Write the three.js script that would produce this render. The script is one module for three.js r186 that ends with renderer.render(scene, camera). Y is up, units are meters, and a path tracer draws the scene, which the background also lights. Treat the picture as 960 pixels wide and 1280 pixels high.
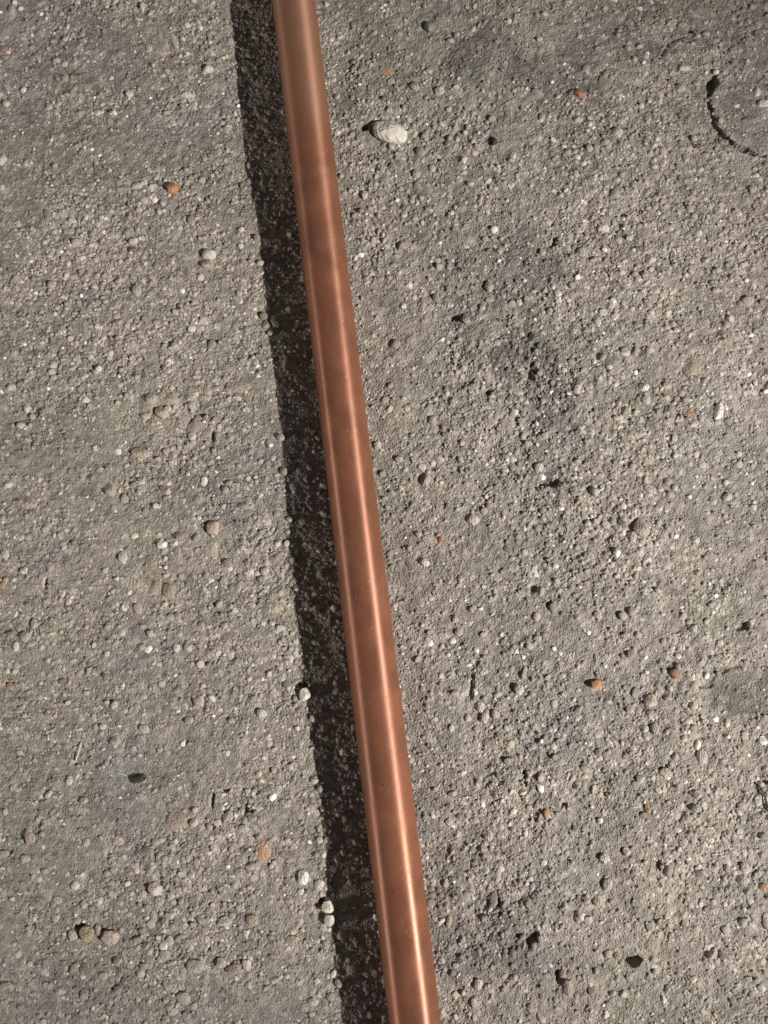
import * as THREE from 'three';
import { mergeGeometries, mergeVertices } from 'three/addons/utils/BufferGeometryUtils.js';

// ---------------------------------------------------------------- camera, air, light, exposure
const scene = new THREE.Scene();
const H = 0.484, TILT = THREE.MathUtils.degToRad(8.8), FOV = 65;
const camera = new THREE.PerspectiveCamera(FOV, 0.75, 0.01, 30);
camera.position.set(0, H, 0);
camera.rotation.x = -(Math.PI / 2 - TILT);
scene.background = new THREE.Color(0.092, 0.088, 0.085);      // dim room / night air all round
const renderer = new THREE.WebGLRenderer({ antialias: true });
renderer.toneMapping = THREE.LinearToneMapping;
renderer.toneMappingExposure = 1.0;
renderer.shadowMap.enabled = true;
const KEY = { color: new THREE.Color(1.0, 0.965, 0.92), power: 20.5, across: 1.23, along: 0.74, far: 1.7, soft: 0.9, beam: 0.325 };
const RIM = { color: new THREE.Color(1.0, 0.93, 0.86), power: 2.8, across: -1.0, along: 0.22, up: 0.19, far: 1.3, soft: 1.4, beam: 0.75 };

// ---------------------------------------------------------------- numbers
function rng(seed) { let s = seed >>> 0; return () => { s = (s + 0x6D2B79F5) >>> 0; let t = s; t = Math.imul(t ^ (t >>> 15), t | 1); t ^= t + Math.imul(t ^ (t >>> 7), t | 61); return ((t ^ (t >>> 14)) >>> 0) / 4294967296; }; }
const rnd = rng(7);
const range = (a, b) => a + (b - a) * rnd();
const clamp = (x, a, b) => Math.max(a, Math.min(b, x));
const smooth = (a, b, x) => { const t = clamp((x - a) / (b - a), 0, 1); return t * t * (3 - 2 * t); };
function hash2(i, j, s) { let h = Math.imul(i, 374761393) ^ Math.imul(j, 668265263) ^ Math.imul(s, 2147483647 - 1013); h = Math.imul(h ^ (h >>> 13), 1274126177); return ((h ^ (h >>> 16)) >>> 0) / 4294967296; }
function vnoise(x, y, s) {                                         // value noise, -1..1
  const i = Math.floor(x), j = Math.floor(y), u = x - i, v = y - j;
  const a = u * u * (3 - 2 * u), b = v * v * (3 - 2 * v);
  const p = hash2(i, j, s), q = hash2(i + 1, j, s), r = hash2(i, j + 1, s), t = hash2(i + 1, j + 1, s);
  return 2 * (p + (q - p) * a + (r - p) * b + (p - q - r + t) * a * b) - 1;
}
const fbm = (x, y, s, n) => { let v = 0, a = 0.5; for (let k = 0; k < n; k++) { v += a * vnoise(x, y, s + k * 17); x = x * 2.03 + 5.1; y = y * 2.03 + 1.7; a *= 0.5; } return v; };

// a point of the photograph, laid down on the plane at height y
const FOCAL = 640 / Math.tan(THREE.MathUtils.degToRad(FOV / 2));
function at(px, py, y = 0) {
  const d = new THREE.Vector3((px - 480) / FOCAL, (640 - py) / FOCAL, -1).applyEuler(camera.rotation);
  return d.multiplyScalar((y - H) / d.y).add(camera.position);
}
const metresPerPixel = (px, py) => at(px + 0.5, py).distanceTo(at(px - 0.5, py));

// ---------------------------------------------------------------- naming
const taken = {};
function numbered(name) { const n = taken[name] = (taken[name] ?? -1) + 1; return n ? name + '_' + String(n).padStart(3, '0') : name; }
function tag(o, label, category, group) { o.userData.label = label; o.userData.category = category; if (group) o.userData.group = group; return o; }
function mesh(name, geometry, material, parent = scene) {
  const m = new THREE.Mesh(geometry, material);
  m.name = parent === scene ? numbered(name) : name; m.castShadow = m.receiveShadow = true;
  parent.add(m); return m;
}

// ---------------------------------------------------------------- the pipe's line
const R = 0.014, PIPE_Y = R + 0.0006;
const A0 = at(367, 0, PIPE_Y), A1 = at(519, 1280, PIPE_Y);
const along = A1.clone().sub(A0).normalize();                      // towards the bottom of the picture
const across = new THREE.Vector3().crossVectors(new THREE.Vector3(0, 1, 0), along).normalize(); // towards the right
if (across.x < 0) across.negate();
const offLine = (x, z) => (x - A0.x) * across.x + (z - A0.z) * across.z;
const middle = at(480, 640);

// ---------------------------------------------------------------- ground: relief and dust colours
const PITS = [[685, 755, 7, 15, 5], [666, 735, 10, 8, 3], [698, 1222, 7, 18, 6], [656, 971, 5, 16, 5], [791, 1202, 17, 11, 6], [822, 1080, 8, 11, 5], [692, 303, 7, 14, 4], [862, 38, 16, 8, 3],
  [705, 1007, 7, 8, 4], [570, 397, 16, 6, 3], [611, 490, 8, 12, 4], [660, 465, 22, 26, 3], [664, 1172, 20, 20, 4], [623, 1130, 8, 24, 4],
  [58, 731, 5, 14, 5], [683, 604, 22, 12, 4], [100, 1157, 12, 8, 5], [455, 158, 11, 13, 5], [927, 782, 14, 16, 3], [250, 518, 24, 4, 3], [266, 545, 6, 14, 3], [378, 857, 20, 7, 4],
  [280, 988, 30, 4, 3], [266, 1000, 4, 20, 3], [308, 1012, 5, 22, 3], [402, 1124, 6, 12, 4], [590, 860, 8, 40, 3]]
  .map(([x, y, w, h, d]) => { const p = at(x, y), k = metresPerPixel(x, y) * 0.5; return { x: p.x, z: p.z, a: w * k, b: h * k, d: d / 1000, s: x + y }; });
const PLATE = at(959, 129), PLATE_R = 0.0385;                      // round crust piece at the upper right
const PATCH = at(938, 860), PA = 0.027, PB = 0.0145;                                        // smooth trodden patch at the right edge
const CLUSTERS = [[120, 290, 75, 1], [230, 540, 90, 0.5], [560, 150, 70, 0.8], [780, 150, 70, 0.5], [640, 1150, 90, 1.2], [880, 1030, 80, 0.9], [780, 690, 90, 0.9], [240, 1180, 90, 1.0], [340, 700, 60, 0.8],
  [640, 480, 60, 0.8], [380, 760, 40, 1], [60, 780, 70, 0.5], [860, 200, 60, 0.6], [300, 1010, 30, 1.2], [620, 830, 60, 0.7], [730, 280, 60, 0.4], [740, 600, 60, 0.8]]
  .map(([x, y, r, w]) => { const p = at(x, y); return { x: p.x, z: p.z, r: r * metresPerPixel(x, y), w }; });
function density(x, z) {                                           // how gravelly the surface is here
  let v = 0.42 + 0.75 * fbm(x * 16, z * 16, 31, 3) + 0.35 * vnoise(x * 75, z * 75, 53);
  for (const c of CLUSTERS) { const d = ((x - c.x) ** 2 + (z - c.z) ** 2) / (c.r * c.r); if (d < 4) v += 0.55 * c.w * Math.exp(-d * 1.4); }
  const q = Math.hypot((x - PATCH.x) / PA, (z - PATCH.z) / PB); v -= 0.6 * smooth(1.3, 0.7, q);
  return clamp(v, 0.14, 1.3);
}
function height(x, z) {
  const near = smooth(0.01, 0.035, Math.abs(offLine(x, z)));       // the pipe lies in a flattened line
  let h = (0.0035 * fbm(x * 9, z * 9, 3, 2) + 0.0022 * fbm(x * 34, z * 34, 11, 2)) * (0.25 + 0.75 * near);
  const rough = 0.55 + 0.6 * clamp(density(x, z), 0, 1);
  h += rough * (0.0014 * fbm(x * 120, z * 120, 23, 2) + 0.0006 * vnoise(x * 330, z * 330, 41) + 0.0003 * vnoise(x * 620, z * 620, 43)) * (0.5 + 0.5 * near);
  if (near < 1) h = h * (0.4 + 0.6 * near) - 0.0012 * (1 - near);
  for (const p of PITS) {
    const dx = (x - p.x) / p.a, dz = (z - p.z) / p.b; if (dx * dx + dz * dz > 4) continue;
    const d = Math.hypot(dx, dz) + 0.75 * fbm(x * 380, z * 380, p.s, 2) + 0.25 * vnoise(x * 160, z * 160, p.s + 3);
    h -= p.d * smooth(1.15, 0.55, d);
  }
  const r = Math.hypot(x - PLATE.x, z - PLATE.z) / PLATE_R + 0.05 * fbm(x * 120, z * 120, 71, 3);
  if (r < 1.4) { const a = Math.atan2(z - PLATE.z, x - PLATE.x); const b = a < 0 ? a + 2 * Math.PI : a, wide = (0.036 + 0.03 * Math.max(-0.4, vnoise(b * 6.2, 3, 83)) + 0.07 * smooth(3.2, 3.5, b)) * smooth(1.62, 1.75, b) * smooth(3.75, 3.6, b);
    h -= 0.009 * smooth(wide, wide * 0.45, Math.abs(r - 1) + 0.03 * fbm(x * 330, z * 330, 85, 2)) * (wide > 0.002 ? 1 : 0);
    h += (0.0004 * smooth(1, 0.9, r) - 0.5 * h * smooth(1, 0.85, r) * (h > -0.003 ? 1 : 0)) * smooth(1.3, 1.9, b) * smooth(4.4, 3.4, b); }
  const q = Math.hypot((x - PATCH.x) / PA, (z - PATCH.z) / PB); h -= 0.0022 * smooth(1.35, 0.7, q + 0.3 * fbm(x * 90, z * 90, 77, 2));
  if (q < 1.6) { const a = Math.atan2(z - PATCH.z, x - PATCH.x); h -= 0.0018 * smooth(0.2, 0.04, Math.abs(q - 1.05 + 0.25 * fbm(x * 110, z * 110, 79, 3))) * smooth(-0.2, -0.9, a) ; }
  return h;
}
const SOIL = [0.216, 0.189, 0.161];
const STAINS = [[655, 445, 34, 0.34], [590, 70, 44, 0.26], [700, 95, 40, 0.24], [655, 330, 40, 0.22], [690, 505, 34, 0.24], [590, 1160, 60, 0.18], [212, 600, 26, 0.16], [690, 690, 40, 0.1], [60, 60, 80, 0.12], [905, 130, 45, 0.12], [700, 190, 30, 0.12], [640, 1150, 50, 0.12], [150, 960, 50, 0.1],
  [245, 440, 95, -0.1], [110, 290, 60, -0.12], [330, 900, 70, -0.08], [560, 640, 60, -0.08], [800, 680, 70, -0.07], [240, 1190, 60, -0.06]].map(([x, y, r, w]) => { const p = at(x, y); return { x: p.x, z: p.z, r: r * metresPerPixel(x, y), w }; });
function cells(x, z, size, s) {                                     // aggregate ground flush with the surface: tone of the grain here, 0 in the fines between
  const i0 = Math.floor(x / size), j0 = Math.floor(z / size); let best = 0, at_ = 0;
  for (let j = j0 - 1; j <= j0 + 1; j++) for (let i = i0 - 1; i <= i0 + 1; i++) {
    const r = size * (0.22 + 0.3 * hash2(i, j, s + 2)), dx = x - (i + hash2(i, j, s)) * size, dz = z - (j + hash2(i, j, s + 1)) * size, a = 0.7 + 0.6 * hash2(i, j, s + 3);
    const in_ = smooth(1.1, 0.8, Math.hypot(dx * a, dz / a) / r); if (in_ > best) { best = in_; at_ = hash2(i, j, s + 4); }
  }
  return best * (at_ < 0.25 ? -0.16 + 0.1 * at_ : -0.02 + 0.72 * (at_ - 0.25) ** 1.6);
}
function soil(x, z) {
  const t = fbm(x * 13, z * 13, 101, 3), g = fbm(x * 20 + 9, z * 20, 131, 2), f = fbm(x * 260, z * 260, 151, 3), w = fbm(x * 55, z * 55, 171, 3);
  const q = Math.hypot((x - PATCH.x) / PA, (z - PATCH.z) / PB) + 0.7 * w;
  let stain = 0; for (const c of STAINS) { const d = Math.hypot(x - c.x, z - c.z) / c.r; if (d < 1.8) stain += c.w * smooth(1.4, 0.5, d + 0.9 * w + 0.4 * f); }
  const k = (1 - 0.36 * smooth(1.25, 0.75, q)) * (1 - stain) * (1 + 0.14 * t + 0.2 * f + 0.2 * w) * (0.94 + cells(x, z, 0.0062, 601) + cells(x, z, 0.003, 631));
  const cool = smooth(0.08, 0.4, g) + 4 * Math.max(0, stain), green = smooth(0.1, 0.45, -g);
  return [SOIL[0] * k * (1 - 0.02 * green + 0.02 * t - 0.03 * cool), SOIL[1] * k * (1 - 0.014 * cool + 0.012 * green), SOIL[2] * k * (1 + 0.03 * cool - 0.02 * green)];
}
function lines(a, b, step, out) {                                  // fine steps in view, widening steps beyond
  const v = []; for (let x = a; x <= b + 1e-9; x += step) v.push(x);
  const lo = [], hi = []; let s = step, x = v[0]; while (x > -out) { s *= 1.35; x -= s; lo.unshift(x); }
  s = step; x = v[v.length - 1]; while (x < out) { s *= 1.35; x += s; hi.push(x); }
  return [...lo, ...v, ...hi];
}
const FX = [-0.285, 0.285], FZ = [-0.46, 0.245], STEP = 0.0008;
const gx = lines(...FX, STEP, 2.4), gz = lines(...FZ, STEP, 2.4), NX = gx.length, NZ = gz.length;
function groundGeometry() {
  const pos = new Float32Array(NX * NZ * 3), col = new Float32Array(NX * NZ * 3), uv = new Float32Array(NX * NZ * 2), idx = new Uint32Array((NX - 1) * (NZ - 1) * 6);
  let n = 0;
  for (let j = 0; j < NZ; j++) for (let i = 0; i < NX; i++) {
    const k = j * NX + i, x = gx[i], z = gz[j];
    pos[3 * k] = x; pos[3 * k + 1] = height(x, z); pos[3 * k + 2] = z; uv[2 * k] = x / 0.2; uv[2 * k + 1] = z / 0.2;
    col.set(soil(x, z), 3 * k);
    if (i < NX - 1 && j < NZ - 1) { idx.set([k, k + NX, k + 1, k + 1, k + NX, k + NX + 1], n); n += 6; }
  }
  const g = new THREE.BufferGeometry();
  g.setAttribute('position', new THREE.BufferAttribute(pos, 3)); g.setAttribute('color', new THREE.BufferAttribute(col, 3)); g.setAttribute('uv', new THREE.BufferAttribute(uv, 2));
  g.setIndex(new THREE.BufferAttribute(idx, 1)); g.computeVertexNormals();
  return g;
}
function texture(w, h, fill, srgb) {
  const d = new Uint8Array(w * h * 4);
  for (let y = 0; y < h; y++) for (let x = 0; x < w; x++) { const c = fill(x, y), o = 4 * (y * w + x); d[o] = 255 * clamp(c[0], 0, 1); d[o + 1] = 255 * clamp(c[1], 0, 1); d[o + 2] = 255 * clamp(c[2], 0, 1); d[o + 3] = 255; }
  const t = new THREE.DataTexture(d, w, h); t.wrapS = t.wrapT = THREE.RepeatWrapping; t.magFilter = THREE.LinearFilter; t.minFilter = THREE.LinearMipmapLinearFilter; t.generateMipmaps = true;
  if (srgb) t.colorSpace = THREE.SRGBColorSpace; t.needsUpdate = true; return t;
}
// fine sand, 0.2 mm a pixel: relief only
const SAND = 1024, sand = new Float32Array(SAND * SAND);
for (let k = 0; k < 60000; k++) {
  const cx = range(0, SAND), cy = range(0, SAND), r = range(1.2, 3.4), top = range(0.3, 1);
  for (let y = Math.floor(cy - r); y <= cy + r; y++) for (let x = Math.floor(cx - r); x <= cx + r; x++) {
    const d = 1 - ((x - cx) ** 2 + (y - cy) ** 2) / (r * r); if (d <= 0) continue;
    const o = ((y + SAND) % SAND) * SAND + ((x + SAND) % SAND); sand[o] = Math.max(sand[o], top * Math.sqrt(d));
  }
}
const sandMap = texture(SAND, SAND, (x, y) => { const v = sand[y * SAND + x]; return [v, v, v]; });
const soilMaterial = new THREE.MeshStandardMaterial({ vertexColors: true, roughness: 0.95, bumpMap: sandMap, bumpScale: 0.0005 });
const ground = mesh('ground', groundGeometry(), soilMaterial);
ground.userData.kind = 'structure';

// ---------------------------------------------------------------- stones: unit shapes
function stoneShape(seed, detail, cuts, bumps) {
  const r = rng(seed), g = mergeVertices(new THREE.IcosahedronGeometry(1, detail).deleteAttribute('normal').deleteAttribute('uv'));
  const planes = []; for (let k = 0; k < cuts; k++) { const a = r() * 6.283, y = r() * 2 - 1, q = Math.sqrt(1 - y * y); planes.push([q * Math.cos(a), y, q * Math.sin(a), 0.62 + 0.3 * r()]); }
  const p = g.attributes.position, v = new THREE.Vector3();
  for (let i = 0; i < p.count; i++) {
    v.fromBufferAttribute(p, i);
    const n = 1 + bumps * (vnoise(v.x * 1.3 + v.z * 0.6, v.y * 1.3 + v.z, seed) + 0.5 * vnoise(v.x * 3.1 - v.y, v.z * 3.1 + v.y * 2, seed + 5) + 0.28 * vnoise(v.x * 8 + v.y * 5, v.z * 8 - v.y * 6, seed + 9));
    v.multiplyScalar(n);
    for (const [a, b, c, d] of planes) { const o = v.x * a + v.y * b + v.z * c - d; if (o > 0) { v.x -= a * o * 0.9; v.y -= b * o * 0.9; v.z -= c * o * 0.9; } }
    p.setXYZ(i, v.x, v.y, v.z);
  }
  g.computeBoundingBox(); const s = g.boundingBox.getSize(new THREE.Vector3()), m = g.boundingBox.getCenter(new THREE.Vector3());
  g.translate(-m.x, -m.y, -m.z); g.scale(2 / s.x, 2 / s.y, 2 / s.z);
  g.computeVertexNormals();
  const q = g.attributes.position, t = new Float32Array(q.count * 2); for (let i = 0; i < q.count; i++) { t[2 * i] = q.getX(i) * 0.02 + q.getY(i) * 0.011; t[2 * i + 1] = q.getZ(i) * 0.02 + q.getY(i) * 0.013; }
  g.setAttribute('uv', new THREE.BufferAttribute(t, 2));
  return g;
}
const ROUND = [1, 2, 3, 4, 5, 6, 7, 8].map((k) => stoneShape(k * 13, 4, 6, 0.12));
const ANGULAR = [1, 2, 3, 4, 5, 6, 7, 8].map((k) => stoneShape(k * 29, 5, 11, 0.07));
const GRAIN = [1, 2, 3, 4, 5, 6].map((k) => stoneShape(k * 41, 2, 10, 0.12));
const CRUMB = [1, 2, 3, 4, 5, 6].map((k) => stoneShape(k * 57, 1, 7, 0.16));

// ---------------------------------------------------------------- gravel and crumbs, too many to count
function tint(base, k) { return [base[0] * k, base[1] * k, base[2] * k]; }
function grainColour(x, z, fine) {
  const u = rnd(), s = soil(x, z);
  if (u < (fine ? 0.64 : 0.36)) return tint(s, range(0.95, 1.25));
  if (u < 0.88) return tint(s, range(1.25, 1.6));
  if (u < 0.93) return tint([0.36, 0.335, 0.305], range(0.95, 1.4));
  if (u < 0.95) return tint(s, range(0.45, 0.8));
  if (u < 0.98) return tint([0.36, 0.29, 0.22], range(0.8, 1.1));
  if (u < 0.993) return tint([0.3, 0.265, 0.25], range(0.8, 1.15));
  if (u < 0.9932) return [0.33, 0.15, 0.07];
  return [0.62, 0.6, 0.57];
}
const dummy = new THREE.Object3D(), tone = new THREE.Color();
const clearOfPipe = (x, y, z, r) => { const d = offLine(x, z); return d * d + (y - PIPE_Y) ** 2 > (R + r) ** 2; };
const grainMaterial = new THREE.MeshStandardMaterial({ roughness: 0.92, flatShading: true });
function scatter(name, shapes, count, size, fine, banked) {
  const lists = shapes.map(() => []);
  for (let k = 0; k < count; k++) {
    let x = range(...FX); const z = range(...FZ), keep = rnd();
    if (banked) x = A0.x + (z - A0.z) * along.x / along.z + (rnd() < 0.15 ? -1 : 1) * (R * 0.95 + 0.0035 * keep * keep) * (0.5 + vnoise(z * 40, 3, 91) > 0.1 ? 1 : 1.3);
    else if (keep > density(x, z)) continue;
    const r = size(rnd()), flat = range(0.42, 0.85), up = height(x, z) + r * flat * range(-0.75, 0.2);
    if ((Math.hypot(x - PLATE.x, z - PLATE.z) < PLATE_R * 1.1 && rnd() < 0.4) || !clearOfPipe(x, up, z, r)) continue;
    lists[k % shapes.length].push([x, up, z, r * range(0.8, 1.25), r * flat, r * range(0.8, 1.25), grainColour(x, z, fine)]);
  }
  shapes.forEach((g, i) => {
    const m = new THREE.InstancedMesh(g, grainMaterial, lists[i].length); m.name = name; m.castShadow = m.receiveShadow = true; m.userData.kind = 'stuff';
    lists[i].forEach(([x, y, z, a, b, c, col], n) => {
      dummy.position.set(x, y, z); dummy.rotation.set(range(-0.5, 0.5), range(0, 6.28), range(-0.5, 0.5)); dummy.scale.set(a, b, c); dummy.updateMatrix();
      m.setMatrixAt(n, dummy.matrix); m.setColorAt(n, tone.setRGB(...col));
    });
    ground.add(m);
  });
}
scatter('crumbs', CRUMB, 210000, (u) => 0.00035 + 0.0006 * u * u, true);
scatter('grit', CRUMB, 52000, (u) => 0.0008 + 0.0008 * u * u, true);
scatter('gravel', GRAIN, 17000, (u) => 0.0012 + 0.0012 * u * u, false);
scatter('grit', CRUMB, 1100, (u) => 0.0005 + 0.0011 * u * u, true, true);

// ---------------------------------------------------------------- stones one can pick out
const TINTS = { p: [0.45, 0.41, 0.37], w: [0.64, 0.615, 0.57], t: [0.37, 0.315, 0.262], k: [0.37, 0.305, 0.262], g: [0.15, 0.145, 0.14], l: [0.36, 0.335, 0.33], o: [0.43, 0.22, 0.1], r: [0.36, 0.17, 0.11],
  d: [0.03, 0.028, 0.026], y: [0.4, 0.335, 0.245], m: [0.3, 0.262, 0.228], n: [0.37, 0.24, 0.165], e: [0.34, 0.35, 0.31] };
const speckle = texture(256, 256, (x, y) => { const f = fbm(x / 9, y / 9, 301, 3), s = hash2(x, y, 9), v = 0.9 + 0.2 * f + 0.07 * (s - 0.5); return [v, v * (0.99 + 0.02 * f), v * (0.97 + 0.04 * f)]; }, true);
const stoneMaterials = {};
function stoneMaterial(code, step) {
  const key = code + step; if (stoneMaterials[key]) return stoneMaterials[key];
  const k = [0.86, 1, 1.14][step], c = TINTS[code];
  return stoneMaterials[key] = new THREE.MeshStandardMaterial({ color: new THREE.Color().setRGB(c[0] * k, c[1] * k, c[2] * k), map: speckle, bumpMap: sandMap, bumpScale: 0.0005, roughness: code === 'o' ? 0.6 : code === 'w' ? 0.8 : 0.9 });
}
function placeStone(name, px, py, w, h, code, parent, flags = '', turn) {
  const k = metresPerPixel(px, py), a = w * k / 2, c = h * k / 2, p = at(px, py), flat = flags.includes('f'), proud = flags.includes('h');
  const shapes = flags.includes('a') || flat || rnd() < 0.45 ? ANGULAR : ROUND, b = Math.min(a, c) * (w > 40 ? 0.7 : flat ? 0.4 : proud ? 0.95 : 0.75);
  const m = mesh(name, shapes[Math.floor(rnd() * 8)], stoneMaterial(code, Math.floor(rnd() * 3)), parent);
  const low = [[0, 0], [0.8, 0], [-0.8, 0], [0, 0.8], [0, -0.8]].reduce((v, [i, j]) => v + Math.max(-0.003, height(p.x + i * a, p.z + j * c)) / 5, 0), up = flat ? low - b * 0.45 : flags.includes('H') ? low + b * 0.75 : proud ? low + b * 0.2 : low + b * range(-0.15, 0.2);
  m.position.set(p.x, up, p.z); m.rotation.set(range(-0.14, 0.14), turn ?? range(-0.3, 0.3), range(-0.14, 0.14)); m.scale.set(a, b, c);
  if (!clearOfPipe(p.x, up, p.z, Math.max(a, c) * 0.8)) m.position.addScaledVector(across, Math.sign(offLine(p.x, p.z)) * 0.002);
  return m;
}
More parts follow.
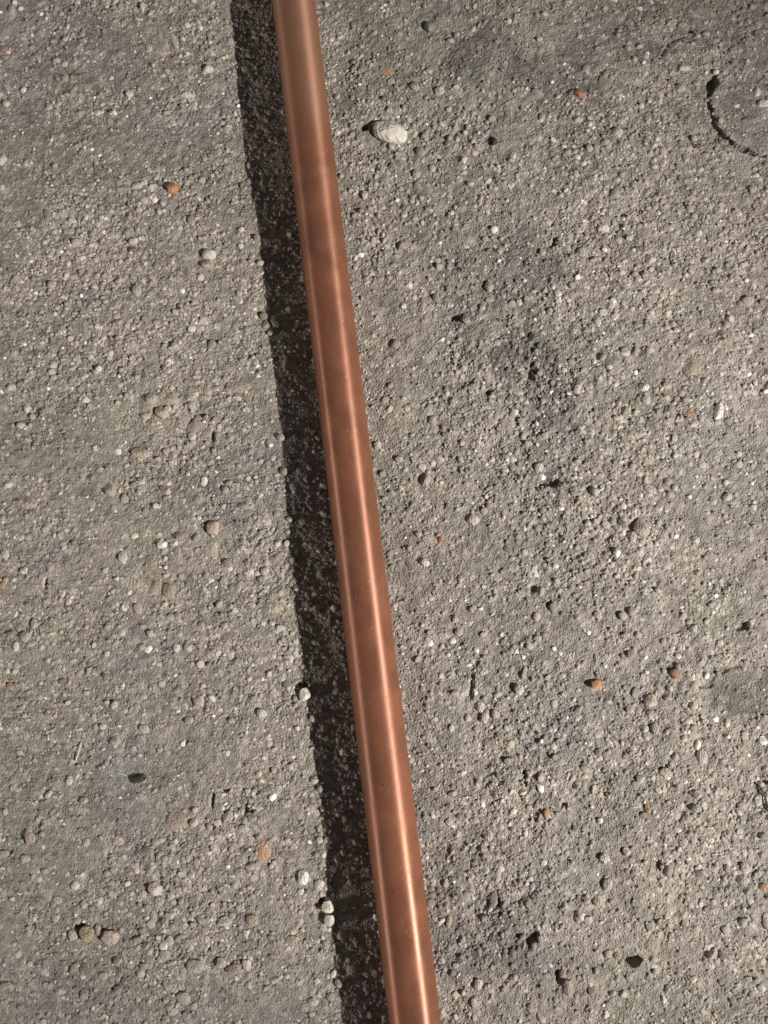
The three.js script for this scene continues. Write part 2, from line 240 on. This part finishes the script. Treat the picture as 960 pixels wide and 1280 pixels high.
// px py width height tint(+flags: f flush, h standing proud, a angular)
const PEBBLES = `15 13 8 14 p;18 3 7 7 w;70 73 10 10 t;7 128 10 9 p;223 180 16 14 tf;232 117 16 10 p;94 303 10 10 p;204 255 7 7 w;122 138 13 10 w;152 208 12 20 tf;2 198 10 16 p;172 232 12 8 p;3 60 9 8 n;80 96 9 9 e;67 135 12 6 p;
260 331 14 11 t;172 364 11 16 p;65 356 11 9 p;228 364 8 8 w;240 275 11 11 t;213 498 22 25 taf;191 500 14 14 t;245 533 24 27 kf;240 507 9 13 p;257 497 18 8 t;139 612 14 17 p;156 623 10 11 l;33 627 28 20 tf;177 567 24 14 t;208 562 9 14 p;203 517 16 16 t;
265 432 10 12 t;147 433 12 14 tf;12 483 12 10 p;33 510 9 11 p;25 531 9 9 p;108 500 9 8 w;120 561 7 7 w;183 521 11 9 p;177 603 11 7 w;255 602 8 12 w;282 580 18 16 kf;283 613 8 9 p;248 625 12 10 t;63 585 22 12 tf;245 478 28 14 mf;305 633 13 11 t;302 485 34 16 kf;
267 660 17 17 k;265 687 17 20 tf;246 672 9 12 t;226 671 10 10 t;224 709 17 15 tf;212 739 16 20 t;285 705 10 12 t;331 714 12 10 p;341 742 14 11 t;364 695 14 16 tf;345 757 20 20 tf;221 810 8 11 w;235 810 10 11 l;249 876 15 14 t;237 900 10 10 p;328 891 11 11 w;360 859 7 14 p;214 771 11 9 p;222 770 8 11 t;285 941 7 7 w;340 779 8 7 p;386 755 9 9 t;384 742 8 8 p;
195 735 22 22 tf;189 704 17 20 tf;154 697 11 16 p;64 709 8 13 t;31 713 9 9 w;35 672 8 7 p;8 693 9 12 p;34 796 12 14 p;22 808 7 12 w;86 752 7 10 p;45 780 10 12 p;64 780 18 10 tf;102 791 14 13 mf;54 810 6 7 w;134 817 7 7 w;185 811 10 10 w;143 881 9 11 p;181 911 13 10 p;145 925 13 13 p;24 887 10 8 p;14 858 10 10 n;34 917 10 16 tf;172 761 10 14 k;137 779 13 12 tf;
146 1052 18 18 tf;110 1051 10 10 p;124 1161 9 14 t;139 1170 22 18 t;7 1066 14 9 p;35 1071 11 9 p;40 1045 12 17 t;12 1031 18 9 tf;87 977 8 8 w;107 1129 9 9 p;74 1124 11 9 p;72 1146 10 9 p;93 1209 10 12 y;94 1166 11 12 p;200 1126 11 10 p;192 1146 9 13 p;205 1089 6 12 p;213 1175 10 13 p;207 1192 12 13 p;229 1247 15 14 p;213 1230 18 9 p;103 984 9 13 tf;25 1272 9 9 p;7 1232 16 10 p;
286 1019 13 14 p;304 1035 15 9 p;316 1082 18 9 p;302 1090 17 11 p;294 1104 10 9 p;376 1114 7 7 w;400 1049 8 8 w;404 1159 9 8 p;281 1151 18 11 p;316 1149 15 13 t;309 1166 9 10 w;252 1149 12 10 p;366 1175 18 12 t;246 1206 22 17 p;277 1202 15 12 p;294 1209 16 13 t;309 1205 11 14 p;231 1249 14 13 p;375 1152 8 8 p;329 1177 10 9 p;440 1211 14 13 p;428 978 8 9 p;422 1075 9 8 p;
563 48 10 9 p;518 109 14 13 t;549 116 13 10 p;536 87 10 9 p;444 76 11 8 p;571 174 9 8 p;579 201 9 9 w;455 243 9 11 p;500 203 16 15 mf;677 148 9 9 p;503 306 11 11 t;473 289 9 9 p;486 138 9 9 p;520 217 10 12 l;540 210 9 9 p;524 190 10 12 m;
756 109 17 26 kf;850 112 13 11 p;805 93 8 10 w;882 41 11 9 p;722 150 11 11 p;775 153 11 10 p;770 169 14 14 p;816 184 9 9 w;827 191 8 8 p;850 174 9 7 p;867 174 8 8 p;857 200 9 11 p;881 194 11 10 p;769 244 11 12 p;709 192 8 8 p;923 267 8 8 w;773 300 9 11 p;786 298 9 8 p;856 87 15 7 w;836 103 6 6 n;861 262 8 8 p;801 134 7 7 w;756 181 9 9 p;732 88 9 12 p;792 76 7 8 p;784 62 8 7 p;736 157 7 7 w;
611 359 13 14 t;494 430 14 13 m;582 399 12 14 t;623 493 17 13 tf;669 515 16 13 tf;566 502 13 9 p;592 484 14 8 p;508 511 10 9 p;540 527 10 10 t;532 600 12 15 p;472 557 10 10 p;673 585 12 11 p;657 374 8 10 y;560 359 10 10 m;603 384 8 8 p;545 372 9 11 m;
812 326 12 13 p;746 405 8 10 w;807 501 11 12 p;781 514 11 11 t;770 523 9 8 p;860 420 7 8 w;779 442 13 11 p;793 441 9 13 p;811 439 10 9 p;833 483 11 9 p;907 408 8 7 p;933 378 15 12 t;895 363 10 8 p;812 612 17 11 p;844 610 8 8 w;838 618 9 8 p;892 626 9 11 p;909 621 13 11 p;865 461 24 26 tf;899 442 12 12 tf;911 325 11 7 p;714 453 10 7 p;742 453 7 6 w;720 489 10 12 p;762 466 7 7 p;784 392 16 11 tf;835 602 12 10 y;825 611 9 8 p;
590 650 18 14 p;540 661 9 6 p;511 685 7 7 p;670 771 10 11 p;691 760 10 13 l;654 840 8 16 p;594 865 7 10 w;600 884 11 13 p;619 892 10 11 p;605 897 13 14 p;682 792 12 20 tf;573 790 10 10 p;569 774 9 9 p;564 910 7 9 w;535 920 14 16 tf;610 930 17 14 tf;694 707 8 8 w;575 724 9 9 p;652 919 7 13 p;585 897 9 9 p;692 880 9 11 p;
800 660 20 22 k;790 672 9 14 p;822 654 9 9 p;834 660 9 8 p;765 652 9 9 l;780 660 8 8 p;869 675 11 8 w;839 670 7 8 p;825 674 12 8 p;777 770 10 10 p;747 769 11 9 p;866 786 10 9 p;756 832 8 7 w;844 842 14 13 n;847 820 8 8 w;789 817 12 11 t;829 802 7 7 p;842 802 7 7 p;812 875 16 16 t;787 886 12 12 p;797 888 8 8 p;818 911 10 14 p;805 911 11 9 p;807 921 9 9 p;837 860 8 10 p;871 931 8 12 w;737 950 7 8 w;900 804 9 7 w;869 876 9 15 tf;735 790 8 7 w;877 946 12 18 p;722 832 8 8 p;959 699 6 6 o;
561 1027 10 9 p;594 1025 10 8 p;610 1043 13 14 p;574 1020 8 8 t;557 1104 8 8 p;589 1115 9 8 p;561 1152 7 15 y;597 1229 11 13 p;705 1217 12 10 k;591 1252 9 12 p;675 1272 7 12 p;662 1258 10 10 y;724 1146 14 12 p;630 1130 9 9 l;654 1181 6 9 p;667 1182 6 8 p;675 1174 7 9 p;
882 987 7 8 w;830 965 17 12 k;946 1000 10 13 p;927 1007 11 9 p;854 1025 8 8 p;782 1063 10 10 p;755 1072 14 12 p;834 1087 13 15 t;859 1076 9 8 p;930 1085 10 14 p;927 1099 16 12 p;907 1084 7 10 t;759 1105 12 17 p;746 1125 13 13 p;732 1124 10 9 p;725 1144 13 13 p;890 1137 18 9 t;942 1135 13 10 p;957 1152 10 20 p;787 1220 11 10 p;745 1214 8 8 p;830 1251 8 10 w;757 1269 10 10 w;772 1195 10 9 t;759 1192 12 9 p;952 1107 13 8 n;815 1180 28 20 tf;750 1026 7 7 w;
334 407 12 11 m;345 404 13 12 m;340 416 11 10 m;358 455 8 20 y;330 396 10 9 mh;392 898 9 10 ph;405 1010 9 8 ph;401 985 8 9 ph;363 650 9 8 ph;352 548 9 9 ph;326 330 9 8 ph;322 300 8 8 mh;312 205 8 9 ph;356 590 9 10 mh;372 735 10 9 ph;424 1228 10 10 ph`;
for (const line of PEBBLES.split(';')) {
  const [x, y, w, h, t] = line.trim().split(/\s+/);
  placeStone('pebble', +x, +y, w * 1.06, h * 1.06, t[0], ground, t.slice(1));
}

// stones, chips and threads that stand out: things of their own
const SINGLES = [
  [487, 166, 47, 29, 'wah', 0.38, 'white_stone', 'largest stone, white and angular, lying right of the pipe near its upper end', 'stone'],
  [382, 868, 15, 17, 'waH', 0, 'white_stone', 'small white triangular stone standing at the left edge of the pipe shadow', 'stone'],
  [410, 1132, 16, 15, 'waH', 0, 'white_stone', 'upper of two white stones on the pipe shadow edge near the bottom', 'stone'],
  [412, 1149, 13, 14, 'wH', 0, 'white_stone', 'lower of two white stones on the pipe shadow edge near the bottom', 'stone'],
  [379, 1096, 15, 18, 'wa', 0, 'white_stone', 'crumbly white stone left of the pipe shadow, above the two white edge stones', 'stone'],
  [399, 1105, 13, 13, 'w', 0, 'white_stone', 'white stone touching the pipe shadow just above the pair of white stones', 'stone'],
  [392, 1250, 13, 10, 'wh', 0.2, 'white_stone', 'oblong white stone left of the pipe shadow at the very bottom', 'stone'],
  [648, 862, 13, 14, 'wh', 0, 'white_stone', 'round white pebble with a black shadow on its left, right of the pipe', 'pebble'],
  [260, 86, 14, 11, 'wah', 0, 'white_stone', 'white triangular pebble left of the dark shadow strip near the top', 'pebble'],
  [262, 320, 18, 14, 'wh', 0, 'white_stone', 'pale rounded stone stacked against a tan one in the upper left part', 'stone'],
  [203, 375, 14, 9, 'waf', 0.6, 'white_chip', 'bluish white flat chip lying tilted in the upper left part', 'stone chip'],
  [203, 681, 14, 11, 'w', -0.4, 'white_stone', 'whitish oval stone with a dark gap on its left, left of the shadow halfway down', 'stone'],
  [90, 275, 11, 9, 'wh', 0, 'white_stone', 'bright white pebble at the edge of the gravel patch on the upper left', 'pebble'],
  [129, 908, 9, 8, 'wh', 0, 'white_stone', 'small white egg shaped pebble above the pale flat flakes on the lower left', 'pebble'],
  [530, 703, 15, 10, 'wh', 0.5, 'white_stone', 'oblong white pebble with a dark crescent, just right of the pipe below its middle', 'pebble'],
  [804, 485, 14, 10, 'wh', 0, 'white_stone', 'shiny white pebble right above a cube shaped pale one, right of the pipe', 'pebble'],
  [898, 514, 13, 27, 'wa', 0.2, 'white_stone', 'elongated chalky white lump near the right edge, level with the middle', 'stone'],
  [952, 925, 13, 12, 'wa', 0, 'white_stone', 'square white stone at the right edge below the smooth dark patch', 'stone'],
  [954, 131, 15, 9, 'wh', 0, 'white_stone', 'white oval stone lying on the round crust plate at the right edge', 'stone'],
  [946, 115, 9, 14, 'wa', 0, 'pale_stone', 'pale upright stone on the round crust plate beside the white oval', 'stone'],
  [945, 198, 15, 5, 'waf', -0.5, 'white_chip', 'thin white sliver at the lower end of the curved dark crack', 'stone chip'],
  [217, 237, 14, 14, 'oh', 0, 'orange_stone', 'orange brown pebble left of the dark shadow strip in the upper part', 'pebble'],
  [744, 855, 15, 12, 'oh', 0, 'orange_stone', 'glossy amber orange pebble on the right side below the middle', 'pebble'],
  [681, 1015, 9, 9, 'oa', 0, 'orange_stone', 'small orange pebble right of the pipe near the bottom', 'pebble'],
  [809, 1011, 10, 13, 'na', 0, 'orange_stone', 'tan orange pebble beside a black gap on the lower right', 'pebble'],
  [4, 732, 10, 10, 'n', 0, 'orange_stone', 'orange pebble at the left edge below the middle', 'pebble'],
  [724, 118, 14, 12, 'ra', 0.3, 'brick_chip', 'orange red brick chip right of the large white stone near the top', 'brick chip'],
  [860, 515, 16, 14, 'naf', 0, 'brick_chip', 'dusty terracotta flake left of the chalky white lump on the right', 'brick chip'],
  [558, 633, 5, 9, 'ra', 0.2, 'brick_chip', 'upper of two tiny red brick chips right of the pipe at its middle', 'brick chip'],
  [551, 674, 8, 9, 'ra', 0, 'brick_chip', 'lower of two tiny red brick chips right of the pipe at its middle', 'brick chip'],
  [485, 89, 20, 11, 'nf', 0, 'brick_chip', 'flat dull reddish chip right of the pipe above the large white stone', 'brick chip'],
  [544, 614, 17, 6, 'nf', 0.2, 'brick_chip', 'flat dark red sliver just above the tiny red brick chips', 'brick chip'],
  [225, 1020, 29, 37, 'kaf', 0.3, 'flat_stone', 'large flat pinkish tan stone flush with the ground on the lower left', 'stone'],
  [328, 1060, 27, 30, 'nf', -0.5, 'flat_stone', 'rusty tan flat stone left of the shadow strip near the bottom', 'stone'],
  [203, 60, 22, 20, 'kf', 0, 'flat_stone', 'flat pinkish tan stone at the top left with a pale sliver beside it', 'stone'],
  [218, 50, 8, 20, 'pa', -0.5, 'pale_stone', 'pale narrow sliver leaning beside the pinkish stone at the top left', 'stone'],
  [195, 1110, 18, 17, 'ph', 0, 'pale_stone', 'pale hexagonal stone with a black gap above it on the lower left', 'stone'],
  [111, 1165, 18, 20, 'yh', 0, 'yellow_stone', 'yellowish stone beside a black hole near the bottom left corner', 'stone'],
  [152, 935, 20, 16, 'laf', 0.4, 'pale_flake', 'left half of a broken pale grey flake lying flat on the lower left', 'stone chip'],
  [177, 928, 14, 21, 'laf', -0.4, 'pale_flake', 'right half of a broken pale grey flake with an upturned tip on the lower left', 'stone chip'],
  [742, 615, 13, 13, 'lh', 0, 'grey_stone', 'smooth round lilac grey pebble right of the pipe at mid height', 'pebble'],
  [745, 826, 7, 17, 'l', 0.1, 'grey_stone', 'upright narrow lilac grey pebble above the amber orange pebble', 'pebble'],
  [870, 992, 12, 11, 'ph', 0, 'pale_stone', 'upper of two round pale pebbles stacked on the lower right', 'pebble'],
  [868, 1009, 12, 11, 'ph', 0, 'pale_stone', 'lower of two round pale pebbles stacked on the lower right', 'pebble'],
  [891, 1192, 12, 17, 'ph', 0.4, 'pale_stone', 'pale egg shaped pebble with a black crescent in the lower right corner area', 'pebble'],
  [709, 1234, 14, 19, 'ta', 0, 'tan_stone', 'tan angular stone below a black hole right of the pipe at the bottom', 'stone'],
  [537, 1098, 9, 30, 'lf', 0.15, 'flat_stone', 'pale grey flat stone pressed against the right side of the pipe near the bottom', 'stone'],
  [617, 178, 9, 13, 'dah', 0, 'black_chip', 'black triangular chip right of the large white stone', 'charcoal chip'],
  [662, 422, 9, 17, 'da', 0.3, 'black_chip', 'black crumbly chip right of the pipe above the middle', 'charcoal chip'],
  [172, 973, 21, 10, 'dah', -0.2, 'black_chip', 'black curved chip beside the blue thread on the lower left', 'charcoal chip'],
];
const BIG = stoneShape(977, 6, 5, 0.1);
for (const [x, y, w, h, code, turn, name, label, category] of SINGLES) {
  const m = tag(placeStone(name, x, y, w, h, code[0], scene, code.slice(1), -turn), label, category);
  if (w > 40) { m.geometry = BIG; m.rotation.x = m.rotation.z = 0; }
}
{ // dark glass bead
  const glass = new THREE.MeshPhysicalMaterial({ color: new THREE.Color().setRGB(0.16, 0.16, 0.15), roughness: 0.12, clearcoat: 0.6 }), m = placeStone('dark_pebble', 537, 32, 14, 14, 'g', scene, '');
  m.geometry = ROUND[2]; m.material = glass; tag(m, 'dark glossy grey pebble with a tiny sparkle, right of the pipe at the top', 'pebble');
}
// threads and a twig lying on the ground
function strand(name, points, r, colour, label, category) {
  const curve = new THREE.CatmullRomCurve3(points.map(([x, y, up]) => { const p = at(x, y); p.y = height(p.x, p.z) + up / 1000; return p; }));
  return tag(mesh(name, new THREE.TubeGeometry(curve, 24, r, 6), new THREE.MeshStandardMaterial({ color: new THREE.Color().setRGB(...colour), roughness: 0.8 })), label, category);
}
strand('plant_fibre', [[103, 928, 1.5], [100, 939, 2], [96, 951, 1.4]], 0.0004, [0.45, 0.42, 0.36], 'straight pale fibre standing out of the dust left of the pale flakes', 'fibre');
strand('blue_thread', [[149, 965, 1.4], [155, 967, 1.8], [160, 970, 1.3]], 0.00035, [0.22, 0.42, 0.55], 'tiny light blue thread above the black curved chip', 'thread');
strand('twig', [[945, 978, 1.6], [952, 992, 2], [955, 1003, 1.8], [959, 1012, 1.4]], 0.0006, [0.05, 0.04, 0.032], 'thin dark twig at the right edge among gravel near the bottom', 'twig');
strand('twig', [[826, 77, 1.4], [838, 63, 1.8], [851, 52, 1.4], [864, 50, 1.2]], 0.0004, [0.09, 0.075, 0.06], 'thin curved brown twig left of the round crust plate near the top', 'twig');

// ---------------------------------------------------------------- copper pipe
const START = A0.clone().addScaledVector(along, -0.16), LENGTH = 1.0;
const PW = 512, PH = 2048;
const specks = []; for (let k = 0; k < 1800; k++) specks.push([range(0, PW), range(0, PH), range(0.7, 2.6), rnd()]);
const speckField = new Float32Array(PW * PH);
for (const [cx, cy, r, s] of specks) for (let y = Math.floor(cy - r * 2); y <= cy + r * 2; y++) for (let x = Math.floor(cx - r * 2); x <= cx + r * 2; x++) {
  if (y < 0 || y >= PH) continue; const d = Math.hypot((x - cx), (y - cy) * 1.4) / r; if (d < 1.3) speckField[y * PW + ((x + PW) % PW)] = (s - 0.35) * smooth(1.3, 0.4, d);
}
const FILM = { end: 0.245, mark: 0.289 };                           // dusty film at the upper end, a scuff ring below it (share of the length)
function patina(x, y) {
  const u = x / PW, v = y / PH, c = Math.cos(u * 6.283), s = Math.sin(u * 6.283), seam = smooth(0.8, 1, u);
  const streak = fbm(c * 14 + 3, v * 7 + s * 14, 401, 3) + 0.5 * fbm(c * 30, v * 5 + s * 30, 409, 2), blot = (1 - seam) * fbm(u * 8, v * 80, 421, 5) + seam * fbm((u - 1) * 8, v * 80, 421, 5), fine = hash2(x, y, 3) - 0.5;
  const film = smooth(0.03, -0.02, v - FILM.end + 0.03 * blot), ring = Math.exp(-(((v - FILM.mark + 0.003 * blot) / 0.0035) ** 2)) * (0.5 + 0.5 * vnoise(u * 40, v * 60, 433));
  return { streak, blot, fine, film, ring, speck: speckField[y * PW + x] };
}
const pipeColour = texture(PW, PH, (x, y) => {
  const p = patina(x, y), k = 1 + 0.02 * p.streak + 0.13 * p.blot + 0.1 * p.fine;
  let c = [0.515 * k, 0.337 * k, 0.256 * k];
  c = c.map((v, i) => v + (p.film * 0.7 + p.ring * 0.5) * ([0.55, 0.41, 0.325][i] - v));
  return c.map((v, i) => v + Math.max(0, p.speck) * ([0.9, 0.55, 0.35][i] - v) * 0.9 + Math.min(0, p.speck) * 0.35);
}, true);
const pipeRough = texture(PW, PH, (x, y) => { const p = patina(x, y), r = 0.49 + 0.06 * p.blot + 0.01 * p.streak + 0.1 * p.fine + 0.04 * vnoise(x * 0.5, y * 0.6, 443) + 0.09 * vnoise(3 * x / PW, 11 * y / PH, 447) + 0.12 * p.film + 0.2 * p.ring + 0.2 * Math.abs(p.speck); return [r, r, r]; });
const pipeMaterial = new THREE.MeshPhysicalMaterial({ map: pipeColour, roughnessMap: pipeRough, roughness: 1, metalness: 0.44, anisotropy: 0.84, anisotropyRotation: Math.PI / 2 });
{
  const t = 0.0011, prof = [], steps = 160;
  for (let k = 0; k <= steps; k++) prof.push([R, LENGTH * k / steps]);
  prof.push([R - 0.0003, LENGTH + 0.0003], [R - t, LENGTH], [R - t, 0], [R - 0.0003, -0.0003], [R, 0]);
  const g = new THREE.LatheGeometry(prof.map(([r, y]) => new THREE.Vector2(r, y)), 128);
  const p = g.attributes.position, uv = g.attributes.uv;
  for (let k = 0; k < p.count; k++) {
    const v = clamp(p.getY(k) / LENGTH, 0, 1), a = Math.atan2(p.getZ(k), p.getX(k));
    uv.setXY(k, uv.getX(k), v);
    const s = 1 + 0.0016 * vnoise(Math.cos(a) * 0.8 + 4, v * 7 + Math.sin(a) * 0.8, 503);
    p.setXYZ(k, p.getX(k) * s, p.getY(k), p.getZ(k) * s);
  }
  g.computeVertexNormals();
  const pipe = mesh('copper_pipe', g, pipeMaterial);
  pipe.position.copy(START); pipe.quaternion.setFromUnitVectors(new THREE.Vector3(0, 1, 0), along);
  tag(pipe, 'long tarnished copper pipe lying across the gravelly ground from top to bottom', 'pipe');
}

// ---------------------------------------------------------------- the two work lamps that light it, beyond the frame
function workLamp(spec, label, width) {
  const dir = across.clone().multiplyScalar(spec.across).addScaledVector(along, spec.along); dir.y = spec.up ?? 1; dir.normalize();
  const p = middle.clone().addScaledVector(dir, spec.far), root = new THREE.Group();
  root.name = numbered('work_lamp'); scene.add(root); root.position.set(p.x, height(p.x, p.z), p.z); tag(root, label, 'work lamp', 'work lamps lighting the pipe');
  const black = new THREE.MeshStandardMaterial({ color: 0x17181a, roughness: 0.5, metalness: 0.3 });
  const glow = new THREE.MeshStandardMaterial({ color: 0xffffff, roughness: 0.4, emissive: spec.color, emissiveIntensity: 12 });
  const tall = p.y - root.position.y;
  const pole = mesh('pole', new THREE.CylinderGeometry(0.011, 0.011, tall - 0.05, 16), black, root); pole.position.y = (tall - 0.05) / 2;
  mesh('base', new THREE.LatheGeometry([[0, 0.001], [0.12, 0.001], [0.12, 0.012], [0.03, 0.022], [0.0115, 0.03]].map(([r, y]) => new THREE.Vector2(r, y)), 40), black, root);
  const head = mesh('housing', new THREE.LatheGeometry([[0, -0.07], [0.025, -0.07], [width * 0.8, -0.035], [width, 0], [width * 0.95, 0], [width * 0.9, -0.006]].map(([r, y]) => new THREE.Vector2(r, y)), 48), black, root);
  head.position.set(0, tall, 0); head.quaternion.setFromUnitVectors(new THREE.Vector3(0, 1, 0), dir.clone().negate());
  const lens = mesh('lens', new THREE.CylinderGeometry(width * 0.9, width * 0.9, 0.006, 40), glow, head); lens.position.y = -0.004;
  const lamp = new THREE.SpotLight(spec.color, spec.power, 0, spec.beam, 1, 2);
  lamp.position.copy(p).addScaledVector(dir, -0.012); lamp.target.position.copy(at(400, 570)); lamp.castShadow = true; lamp.shadow.radius = spec.soft; lamp.name = 'lamp_light';
  scene.add(lamp, lamp.target);
}
workLamp(KEY, 'black work lamp on a tall pole right of the pipe, out of the picture', 0.045);
workLamp(RIM, 'black work lamp on a short pole left of the pipe, out of the picture', 0.04);

renderer.render(scene, camera);
